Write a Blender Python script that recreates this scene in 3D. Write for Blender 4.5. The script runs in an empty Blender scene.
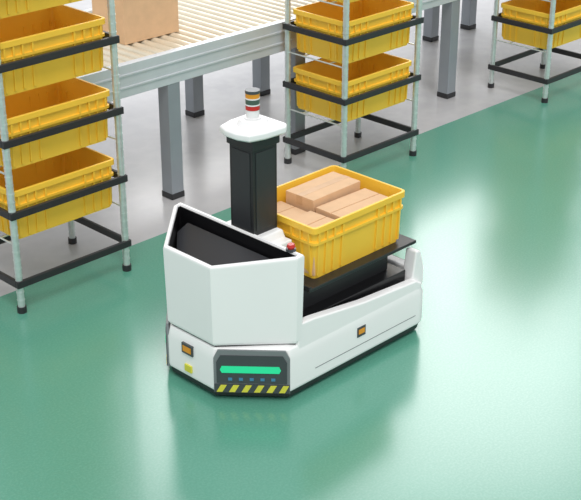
import bpy, bmesh, math
from mathutils import Vector, Matrix
S = bpy.context.scene
S.view_settings.view_transform = 'Standard'

def lin(c):
    return tuple(((x/255)/12.92 if x/255 <= .04045 else ((x/255+.055)/1.055)**2.4) for x in c)+(1,)

def mat(name, rgb, rough=.5, metal=0, noise=0, nscale=20, emit=0, coat=0, bump=0):
    m = bpy.data.materials.new(name); m.use_nodes = True
    nt = m.node_tree; b = nt.nodes['Principled BSDF']
    c = lin(rgb)
    b.inputs['Base Color'].default_value = c
    b.inputs['Roughness'].default_value = rough
    b.inputs['Metallic'].default_value = metal
    b.inputs['Coat Weight'].default_value = coat
    if emit:
        b.inputs['Emission Color'].default_value = c
        b.inputs['Emission Strength'].default_value = emit
    if noise:
        tc = nt.nodes.new('ShaderNodeTexCoord'); n = nt.nodes.new('ShaderNodeTexNoise')
        n.inputs['Scale'].default_value = nscale; n.inputs['Detail'].default_value = 6
        r = nt.nodes.new('ShaderNodeValToRGB')
        r.color_ramp.elements[0].position = .3; r.color_ramp.elements[1].position = .7
        r.color_ramp.elements[0].color = tuple(x*(1-noise) for x in c[:3])+(1,)
        r.color_ramp.elements[1].color = tuple(min(1, x*(1+noise)) for x in c[:3])+(1,)
        nt.links.new(tc.outputs['Object'], n.inputs['Vector'])
        nt.links.new(n.outputs['Fac'], r.inputs['Fac'])
        nt.links.new(r.outputs['Color'], b.inputs['Base Color'])
    return m

M = {
 'white': mat('robot_white_paint', (242,242,242), .42, noise=.01, nscale=4),
 'cream': mat('white_plastic', (232,232,232), .4, noise=.02, nscale=8),
 'black': mat('black_plastic', (34,35,37), .42, noise=.1, nscale=12),
 'gloss': mat('black_glass', (18,18,20), .3, noise=.1, nscale=3),
 'screen': mat('dark_screen', (44,45,49), .35, noise=.1, nscale=3),
 'charcoal': mat('charcoal_panel', (66,71,74), .4, noise=.05, nscale=10),
 'column': mat('mast_panel', (44,46,49), .4, noise=.05, nscale=10),
 'grey': mat('grey_panel', (120,126,128), .4, noise=.04, nscale=10),
 'led': mat('led_green', (40,200,140), .35, emit=.4),
 'blue': mat('button_blue', (70,130,165), .4, noise=.05),
 'red': mat('signal_red', (190,40,35), .35, noise=.05),
 'amber': mat('amber_lens', (226,150,40), .3, noise=.05),
 'greenl': mat('green_lens', (70,92,80), .3, noise=.05),
 'haz': mat('hazard_yellow', (215,210,70), .45, noise=.05),
 'yellow': mat('bin_yellow_plastic', (249,201,64), .42, noise=.04, nscale=6),
 'carton': mat('cardboard', (221,184,146), .85, noise=.05, nscale=18),
 'tape': mat('packing_tape', (208,170,132), .5, noise=.05),
 'rackblk': mat('rack_black_steel', (42,42,45), .45, noise=.1, nscale=15),
 'chrome': mat('galvanised_post', (212,220,218), .28, metal=.55, noise=.1, nscale=40),
 'rail': mat('conveyor_aluminium', (206,211,216), .4, metal=.2, noise=.04, nscale=8),
 'leg': mat('conveyor_leg_grey', (150,156,163), .45, metal=.2, noise=.04, nscale=8),
 'roller': mat('roller_steel', (226,217,197), .36, metal=.3, noise=.05, nscale=10),
}

class B:
    def __init__(s): s.bm = bmesh.new(); s.mats = []
    def mi(s, k):
        if k not in s.mats: s.mats.append(k)
        return s.mats.index(k)
    def loft(s, loops, ks, cap0=None, cap1=None):
        V = [[s.bm.verts.new(p) for p in l] for l in loops]
        n = len(V[0])
        for i in range(len(V)-1):
            k = ks[i] if isinstance(ks, (list, tuple)) else ks
            for j in range(n):
                f = s.bm.faces.new((V[i][j], V[i][(j+1) % n], V[i+1][(j+1) % n], V[i+1][j]))
                f.material_index = s.mi(k)
        if cap0: s.bm.faces.new(V[0][::-1]).material_index = s.mi(cap0)
        if cap1: s.bm.faces.new(V[-1]).material_index = s.mi(cap1)
    def prism(s, pts, z0, z1, k):
        s.loft([[(x, y, z0) for x, y in pts], [(x, y, z1) for x, y in pts]], k, k, k)
    def box(s, x0, x1, y0, y1, z0, z1, k):
        s.prism([(x0,y0),(x1,y0),(x1,y1),(x0,y1)], z0, z1, k)
    def cyl(s, p0, p1, r, k, n=20, r1=None):
        p0 = Vector(p0); p1 = Vector(p1); d = (p1-p0).normalized()
        a = d.orthogonal().normalized(); b = d.cross(a)
        if r1 is None: r1 = r
        L = [[p+(a*math.cos(t)+b*math.sin(t))*rr for t in [2*math.pi*i/n for i in range(n)]] for p, rr in ((p0, r), (p1, r1))]
        s.loft(L, k, k, k)
    def slab(s, o, e, up, nrm, pts, t, k):
        o = Vector(o)
        L = [[o+e*u+up*v+nrm*tt for u, v in pts] for tt in (-.004, t)]
        s.loft(L, k, k, k)
    def done(s, name, parent=None, bevel=0, seg=3, smooth=True, loc=None, wn=True):
        bmesh.ops.recalc_face_normals(s.bm, faces=s.bm.faces)
        me = bpy.data.meshes.new(name); s.bm.to_mesh(me); s.bm.free()
        for k in s.mats: me.materials.append(M[k])
        o = bpy.data.objects.new(name, me); S.collection.objects.link(o)
        if loc: o.location = loc
        if bevel:
            m = o.modifiers.new('bevel', 'BEVEL'); m.width = bevel; m.segments = seg; m.limit_method = 'ANGLE'
            m.angle_limit = math.radians(28)
        if smooth:
            for p in me.polygons: p.use_smooth = True
            if bevel: o.modifiers.new('wn', 'WEIGHTED_NORMAL')
            else: me.set_sharp_from_angle(angle=math.radians(32))
        if parent: o.parent = parent
        return o

def empty(name, loc):
    e = bpy.data.objects.new(name, None); S.collection.objects.link(e); e.location = loc
    e.empty_display_size = .1
    return e

def rr(L, W, r, z, n=4, cx=0, cy=0):
    out = []
    for sx, sy, a0 in ((1,1,0),(-1,1,90),(-1,-1,180),(1,-1,270)):
        for i in range(n+1):
            a = math.radians(a0+90*i/n)
            out.append((cx+sx*(L/2-r)+r*math.cos(a), cy+sy*(W/2-r)+r*math.sin(a), z))
    return out

# ---------------------------------------------------------------- floor
def floor_mat(name, c1, c2, c3, rough, speck, amt):
    m = bpy.data.materials.new(name); m.use_nodes = True
    nt = m.node_tree; b = nt.nodes['Principled BSDF']
    N = nt.nodes.new; L = nt.links.new
    tc = N('ShaderNodeTexCoord')
    n1 = N('ShaderNodeTexNoise'); n1.inputs['Scale'].default_value = 1.1; n1.inputs['Detail'].default_value = 4
    n2 = N('ShaderNodeTexNoise'); n2.inputs['Scale'].default_value = speck; n2.inputs['Detail'].default_value = 4
    L(tc.outputs['Object'], n1.inputs['Vector']); L(tc.outputs['Object'], n2.inputs['Vector'])
    r1 = N('ShaderNodeValToRGB'); r1.color_ramp.elements[0].position = .3; r1.color_ramp.elements[1].position = .7
    r1.color_ramp.elements[0].color = lin(c1); r1.color_ramp.elements[1].color = lin(c2)
    r2 = N('ShaderNodeValToRGB'); r2.color_ramp.elements[0].position = .42; r2.color_ramp.elements[1].position = .75
    r2.color_ramp.elements[0].color = (0,0,0,1); r2.color_ramp.elements[1].color = (amt,amt,amt,1)
    mx = N('ShaderNodeMixRGB'); mx.inputs[2].default_value = lin(c3)
    L(n1.outputs['Fac'], r1.inputs['Fac']); L(n2.outputs['Fac'], r2.inputs['Fac'])
    L(r2.outputs['Color'], mx.inputs[0]); L(r1.outputs['Color'], mx.inputs[1]); L(mx.outputs[0], b.inputs['Base Color'])
    b.inputs['Roughness'].default_value = rough
    b.inputs['Coat Weight'].default_value = .45; b.inputs['Coat Roughness'].default_value = rough*.75
    return m
M['fgreen'] = floor_mat('green_epoxy_floor', (84,149,128), (89,155,134), (112,173,152), .24, 110, .4)
M['fconc'] = floor_mat('concrete_floor', (180,180,184), (196,195,198), (208,208,208), .24, 9, .4)
EY = 4.74
f = B()
f.box(-14, 22, -14, EY, -.1, 0, 'fgreen')
f.box(-14, 22, EY, 24, -.1, 0, 'fconc')
f.done('floor', smooth=False)

# ---------------------------------------------------------------- bins
def make_bin(name, L, W, H, loc, parent=None):
    b = B(); tp = .021
    r = .022
    loops = [rr(L-tp*2, W-tp*2, r*.9, 0), rr(L-.026, W-.026, r, H*.66), rr(L-.008, W-.008, r, H*.66), rr(L-.008, W-.008, r, H*.71),
             rr(L-.024, W-.024, r, H*.71), rr(L-.022, W-.022, r, H-.026), rr(L, W, r, H-.026), rr(L, W, r, H-.002), rr(L-.003, W-.003, r, H), rr(L-.022, W-.022, r*.8, H),
             rr(L-tp*2-.014, W-tp*2-.014, r*.7, .012)]
    b.loft(loops, 'yellow', 'yellow', 'yellow')
    def rib(px, py, dx, dy, w=.0045):
        hz = H*.665; x0 = px; y0 = py; q = tp+.002; o1 = .011
        if dy:
            yb = dy*(W/2-q); yt = dy*(W/2-.015); o = dy*o1
            ls = [[(x0-w,yb,.01),(x0+w,yb,.01),(x0+w,yb+o,.015),(x0-w,yb+o,.015)], [(x0-w,yt-o*.5,hz),(x0+w,yt-o*.5,hz),(x0+w,yt+o*.8,hz),(x0-w,yt+o*.8,hz)]]
            y1 = dy*(W/2-.014)
            b.box(x0-w, x0+w, min(y1,y1+o), max(y1,y1+o), H*.70, H-.025, 'yellow')
        else:
            xb = dx*(L/2-q); xt = dx*(L/2-.015); o = dx*o1
            ls = [[(xb,y0-w,.01),(xb,y0+w,.01),(xb+o,y0+w,.015),(xb+o,y0-w,.015)], [(xt-o*.5,y0-w,hz),(xt-o*.5,y0+w,hz),(xt+o*.8,y0+w,hz),(xt+o*.8,y0-w,hz)]]
            x1 = dx*(L/2-.014)
            b.box(min(x1,x1+o), max(x1,x1+o), y0-w, y0+w, H*.70, H-.025, 'yellow')
        b.loft(ls, 'yellow', 'yellow', 'yellow')
    for s in (-1, 1):
        for fx in (-.44, -.36, -.28, -.19, .19, .28, .36, .44): rib(fx*L, 0, 0, s)
        for fy in (-.41, -.3, -.18, .18, .3, .41): rib(0, fy*W, s, 0)
    return b.done(name, parent, bevel=0, loc=loc)

# ---------------------------------------------------------------- racks
RW, RD = .65, .48
LV = [.145, .48, .815, 1.15, 1.485]
DROP = .142
def rack(x, y):
    e = empty('bin_rack', (x+RW/2, y+RD/2, 0))
    b = B(); I = .0215
    for sx in (-1, 1):
        for sy in (-1, 1):
            px, py = sx*(RW/2-I), sy*(RD/2-I)
            b.cyl((px,py,.02), (px,py,1.8), .0165, 'chrome', 16)
            for i in range(1, 44):
                z = .04*i+.02
                b.cyl((px,py,z), (px,py,z+.006), .018, 'chrome', 16)
            b.cyl((px,py,0), (px,py,.03), .022, 'rackblk', 16)
    for z in LV[1:]:
        zz = z-DROP-.005
        for sx in (-1, 1):
            b.cyl((sx*(RW/2-I), -RD/2+I, zz), (sx*(RW/2-I), RD/2-I, zz), .0045, 'chrome', 8)
        for sy in (-.5, .5):
            b.cyl((-RW/2+I, sy*.2, zz), (RW/2-I, sy*.2, zz), .0045, 'chrome', 8)
    b.done('posts', e)
    b = B(); t = .018; h = .017
    for z in LV:
        b.box(-RW/2, RW/2, -RD/2, -RD/2+t, z-h, z+h, 'rackblk')
        b.box(-RW/2, RW/2, RD/2-t, RD/2, z-h, z+h, 'rackblk')
        b.box(-RW/2, -RW/2+t, -RD/2+t, RD/2-t, z-h, z+h, 'rackblk')
        b.box(RW/2-t, RW/2, -RD/2+t, RD/2-t, z-h, z+h, 'rackblk')
    b.done('frames', e, bevel=.003, seg=2)
    for z in LV[1:]:
        make_bin('storage_bin', .575, .41, .24, (x+RW/2, y+RD/2, z-DROP))
for x in (2.82, 4.97, 6.92): rack(x, 4.52)

# ---------------------------------------------------------------- conveyor
cv = empty('roller_conveyor', (5, 5.53, 0))
def rel(o): o.location = -cv.location; return o
X0, X1 = .6, 10.5; YN, YF = 5.03, 6.03
b = B()
for y, s in ((YN, 1), (YF, -1)):
    pr = [(0,.655),(.045,.655),(.045,.672),(.012,.672),(.012,.81),(.045,.81),(.045,.825),(0,.825)]
    L = [[(x, y+s*a, z) for a, z in pr] for x in (X0, X1)]
    b.loft(L, 'rail', 'rail', 'rail')
    b.box(X0, X1, min(y-s*.006,y+s*.002), max(y-s*.006,y+s*.002), .70, .712, 'rail')
    b.box(X0, X1, min(y-s*.006,y+s*.002), max(y-s*.006,y+s*.002), .765, .777, 'rail')
rel(b.done('rails', cv, bevel=.002, seg=2))
b = B(); x = X0+.06
while x < X1-.03:
    b.cyl((x, YN+.014, .775), (x, YF-.014, .775), .027, 'roller', 14)
    x += .066
rel(b.done('rollers', cv))
b = B()
def cleg(x, y):
    w = .042
    b.box(x-w, x+w, y-w, y+w, .03, .66, 'leg')
    b.box(x-w-.003, x+w+.003, y-w-.003, y+w+.003, 0, .035, 'rackblk')
for x in (2.3, 4.2, 5.15, 6.58, 8.4): cleg(x, YN+.045)
for x in (3.3, 5.16, 5.75, 7.53, 7.99): cleg(x, YF-.045)
for x in (2.3, 4.2, 5.15, 6.58, 8.4, 3.3, 5.75, 7.53): b.box(x-.02, x+.02, YN+.02, YF-.02, .61, .655, 'leg')
rel(b.done('legs', cv, bevel=.004, seg=2))

# ---------------------------------------------------------------- cartons
def carton(name, L, W, H, loc, rz=0, tape=True):
    b = B()
    b.box(-L/2, L/2, -W/2, W/2, 0, H-.004, 'carton')
    for s in (-1, 1):
        b.box(-L/2, L/2, min(s*.002,s*W/2), max(s*.002,s*W/2), H-.005, H, 'carton')
    if tape:
        b.box(-L/2-.001, L/2+.001, -.018, .018, H-.002, H+.001, 'tape')
        b.box(-L/2-.001, -L/2+.002, -.018, .018, H-.04, H, 'tape')
        b.box(L/2-.002, L/2+.001, -.018, .018, H-.04, H, 'tape')
    o = b.done(name, bevel=.003, seg=2, loc=loc)
    o.rotation_euler = (0, 0, rz)
    return o
carton('cardboard_box', .38, .27, .30, (4.34, 5.50, .802))

# ---------------------------------------------------------------- robot
RC = Vector((3.45, 3.50, 0))
R = empty('warehouse_transport_robot', RC)
def part(b, name, **k):
    o = b.done(name, R, **k); o.location = -RC; return o
CY = 3.50; HW = .365; FW = .137
def outline(g=0, xf=2.95, xc=3.158, xb=4.02, rb=.07, hw=HW):
    P = [(xf+g, CY-FW+g*.4), (xc+g*.4, CY-hw+g)]
    n = 6
    for i in range(n+1):
        a = math.radians(-90+90*i/n)
        P.append((xb-g-rb+rb*math.cos(a), CY-hw+g+rb+rb*math.sin(a)))
    for i in range(n+1):
        a = math.radians(90*i/n)
        P.append((xb-g-rb+rb*math.cos(a), CY+hw-g-rb+rb*math.sin(a)))
    P += [(xc+g*.4, CY+hw-g), (xf+g, CY+FW-g*.4)]
    return P
Z = lambda P, z: [(x, y, z) for x, y in P]
b = B()
b.loft([Z(outline(.03), .004), Z(outline(.012), .02), Z(outline(.008), .045), Z(outline(.03), .05)], 'black', 'black', 'black')
part(b, 'skirt', smooth=True)
b = B()
b.loft([Z(outline(.004), .045), Z(outline(0), .06), Z(outline(0), .19), Z(outline(.012), .235), Z(outline(.05), .242)], 'white', 'white', 'white')
part(b, 'chassis_shell', bevel=.006)
b = B()
for s in (-1, 1):
    yo = CY+s*(HW-.008); yi = CY+s*(HW-.05)
    prof = [(3.21,.20),(3.95,.20),(3.985,.235),(3.94,.262),(3.6,.285),(3.3,.325),(3.21,.33)]
    b.loft([[(x,yo,z) for x, z in prof], [(x,yi,z) for x, z in prof]], 'white', 'white', 'white')
b.box(3.955, 4.005, CY-HW+.05, CY+HW-.05, .22, .30, 'white')
for s in (-1, 1):
    pr = [(3.93,.22),(4.012,.22),(4.012,.30),(3.985,.385),(3.955,.39)]
    b.loft([[(x,CY+s*(HW-.03),z) for x, z in pr], [(x,CY+s*(HW-.09),z) for x, z in pr]], 'white', 'white', 'white')
part(b, 'side_fairings', bevel=.008)
b = B()
b.box(3.24, 3.93, CY-.30, CY+.30, .21, .30, 'gloss')
b.box(3.27, 3.88, CY-.24, CY+.24, .29, .405, 'black')
part(b, 'lift_core', bevel=.004)
b = B()
b.box(3.33, 3.995, CY-.30, CY+.30, .405, .42, 'black')
b.box(3.33, 3.345, CY-.30, CY+.30, .418, .43, 'black')
part(b, 'load_tray', bevel=.003)
ZF, ZB = .597, .634
def hood(g, z0=None, dz=None):
    xf, xb = 2.947, 3.235
    xn = 3.195; h = HW-.001
    P = [(xf+g, CY-FW-.002+g*.42), (xn+g*.45, CY-h+g), (xb-g, CY-h+g), (xb-g, CY+h-g), (xn+g*.45, CY+h-g), (xf+g, CY+FW+.002-g*.42)]
    if z0 is not None: return [(x,y,z0) for x, y in P]
    return [(x, y, ZF+dz+(ZB-ZF)*(x-xf)/(xb-xf)) for x, y in P]
b = B()
b.loft([hood(.014,.247), hood(.006,.262), hood(0,dz=-.012), hood(.003,dz=-.003), hood(.016,dz=0),
        hood(.02,dz=-.008), hood(.026,dz=-.14)], ['white']*5+['gloss'], 'white', 'black')
part(b, 'hood', bevel=.003)
b = B()
b.loft([hood(.022,.238), hood(.022,.25)], 'black', 'black', 'black')
part(b, 'hood_seam')
b = B()
P = [(2.985,CY-.11),(3.14,CY-.28),(3.2,CY-.28),(3.2,CY+.28),(3.14,CY+.28),(2.985,CY+.11)]
b.loft([[(x,y,.475+(x-2.99)*.4) for x, y in P], [(x,y,.49+(x-2.99)*.4) for x, y in P]], 'screen', 'screen', 'screen')
part(b, 'display', bevel=.002)
MX, MY = 3.292, 3.476
b = B()
b.box(3.23, 3.365, CY-.17, CY+.15, .23, .59, 'white')
b.loft([[(3.222,MY-.11,.575),(3.37,MY-.11,.575),(3.37,MY+.11,.575),(3.222,MY+.11,.575)], [(3.226,MY-.095,.62),(3.362,MY-.095,.62),(3.362,MY+.095,.62),(3.226,MY+.095,.62)]], 'white', 'white', 'white')
part(b, 'mast_pedestal', bevel=.008)
b = B(); w = .066; T = 1.03
b.box(MX-w, MX+w, MY-w, MY+w, .60, T, 'black')
b.box(MX-w-.003, MX-w, MY-w+.015, MY+w-.015, .64, T-.06, 'column')
b.box(MX-w+.015, MX+w-.015, MY-w-.003, MY-w, .64, T-.06, 'column')
b.box(MX-w-.008, MX+w+.008, MY-w-.008, MY+w+.008, T-.045, T, 'black')
part(b, 'mast', bevel=.004)
b = B()
hexp = [(-.12,-.03),(-.10,-.085),(-.03,-.105),(.075,-.11),(.105,-.085),(.105,.085),(.075,.11),(-.03,.105),(-.10,.085),(-.12,.03)]
def hx(s, z): return [(MX+x*s, MY+y*s, z) for x, y in hexp]
b.loft([hx(.9,T-.002), hx(.99,T+.006), hx(.99,T+.026), hx(.93,T+.032)], 'white', 'white', 'white')
b.loft([hx(.55,T+.02), hx(.42,T+.055)], 'white', 'white', 'white')
part(b, 'sensor_cap', bevel=.003)
b = B()
zz = T+.05
for h, r, k in ((.012,.034,'cream'),(.032,.026,'cream'),(.018,.028,'red'),(.005,.029,'cream'),(.02,.028,'greenl'),(.005,.029,'cream'),(.018,.028,'amber'),(.012,.029,'charcoal')):
    b.cyl((MX,MY,zz), (MX,MY,zz+h), r, k, 24); zz += h
part(b, 'signal_beacon')
b = B(); ex, ey, ez = 3.225, CY-HW+.065, ZB-.004
b.cyl((ex,ey,ez), (ex,ey,ez+.01), .02, 'charcoal', 20)
b.cyl((ex,ey,ez+.01), (ex,ey,ez+.018), .012, 'red', 20)
b.cyl((ex,ey,ez+.018), (ex,ey,ez+.029), .018, 'red', 20, r1=.014)
part(b, 'emergency_stop')
up = Vector((0,0,1))
b = B()
for s in (-1, 1):
    o = Vector((2.95, CY+s*FW, 0)); p = Vector((3.158, CY+s*HW, 0))
    e = (p-o); ln = e.length; e.normalize()
    n = e.cross(up); n.normalize()
    if n.x > 0: n = -n
    b.slab(o, e, up, n, [(.002,.045),(ln-.002,.045),(ln-.002,.20),(ln-.02,.236),(.02,.236),(.002,.20)], .006, 'grey')
    b.slab(o, e, up, n, [(.014,.09),(ln-.014,.09),(ln-.014,.185),(ln-.03,.215),(.03,.215),(.014,.185)], .010, 'charcoal')
    b.slab(o, e, up, n, [(.035,.138),(ln-.045,.138),(ln-.038,.152),(ln-.045,.168),(.035,.168),(.028,.152)], .013, 'led')
    for i in range(5):
        u = .06+i*.043
        b.slab(o, e, up, n, [(u,.103),(u+.016,.103),(u+.016,.115),(u,.115)], .013, 'blue')
    b.slab(o, e, up, n, [(.004,.046),(ln-.004,.046),(ln-.004,.084),(.004,.084)], .010, 'charcoal')
    for i in range(6):
        u = .012+i*.05
        b.slab(o, e, up, n, [(u,.049),(u+.024,.049),(min(u+.042,ln-.006),.081),(min(u+.018,ln-.012),.081)], .012, 'haz')
part(b, 'front_light_panels')
b = B()
b.box(2.943, 2.953, CY-.02, CY+.045, .155, .20, 'charcoal')
b.box(2.941, 2.953, CY-.012, CY+.037, .165, .19, 'amber')
b.prism([(2.942,CY-.01),(2.953,CY-.01),(2.953,CY+.03),(2.942,CY+.03)], .075, .105, 'haz')
for s in (-1, 1):
    yy = CY+s*HW
    for x0, x1, z0, z1, t, k in ((3.55,3.60,.14,.185,.003,'charcoal'), (3.557,3.593,.153,.175,.005,'amber')):
        b.box(x0, x1, min(yy+s*t,yy-s*.004), max(yy+s*t,yy-s*.004), z0, z1, k)
    b.box(3.30, 3.93, min(yy+s*.001,yy-s*.004), max(yy+s*.001,yy-s*.004), .098, .101, 'grey')
part(b, 'labels')
b = B()
for s in (-1,1):
    b.cyl((4.0,CY+s*.22,.27), (4.035,CY+s*.22,.27), .008, 'charcoal', 12)
b.cyl((4.035,CY-.23,.27), (4.035,CY+.23,.27), .009, 'charcoal', 12)
part(b, 'rear_handle')

make_bin('storage_bin', .565, .425, .235, (3.672, 3.443, .4205))
carton('cardboard_box', .175, .18, .182, (3.495, 3.345, .434), rz=.03, tape=False)
carton('cardboard_box', .175, .17, .17, (3.495, 3.535, .434), rz=-.02, tape=False)
carton('cardboard_box', .30, .17, .19, (3.755, 3.345, .434), rz=-.02, tape=False)
carton('cardboard_box', .30, .16, .215, (3.755, 3.53, .434), rz=.02)

# ---------------------------------------------------------------- light
w = bpy.data.worlds.new('world'); S.world = w; w.use_nodes = True
w.node_tree.nodes['Background'].inputs[0].default_value = (.96,.98,1,1)
w.node_tree.nodes['Background'].inputs[1].default_value = .82
def area(name, loc, size, power, target, sy=None):
    l = bpy.data.lights.new(name, 'AREA'); l.size = size; l.energy = power
    if sy: l.shape = 'RECTANGLE'; l.size_y = sy
    o = bpy.data.objects.new(name, l); S.collection.objects.link(o); o.location = loc
    o.rotation_euler = (Vector(target)-Vector(loc)).to_track_quat('-Z', 'Y').to_euler()
sl = bpy.data.lights.new('sun', 'SUN'); sl.energy = 1.6; sl.angle = math.radians(25); sl.color = (1,.98,.95)
so = bpy.data.objects.new('sun', sl); S.collection.objects.link(so)
so.rotation_euler = Vector((.38, .52, -1)).to_track_quat('-Z', 'Y').to_euler()
area('ceiling_light', (11, 9.5, 5.5), 6, 420, (7.0, 5, 0), 4)

# ---------------------------------------------------------------- camera
c = bpy.data.cameras.new('camera'); co = bpy.data.objects.new('camera', c); S.collection.objects.link(co)
co.location = (0, 0, 2.8)
co.rotation_euler = (math.radians(90-25.5), 0, math.radians(44.8-90))
c.sensor_width = 36; c.lens = 36*1300/581
S.camera = co
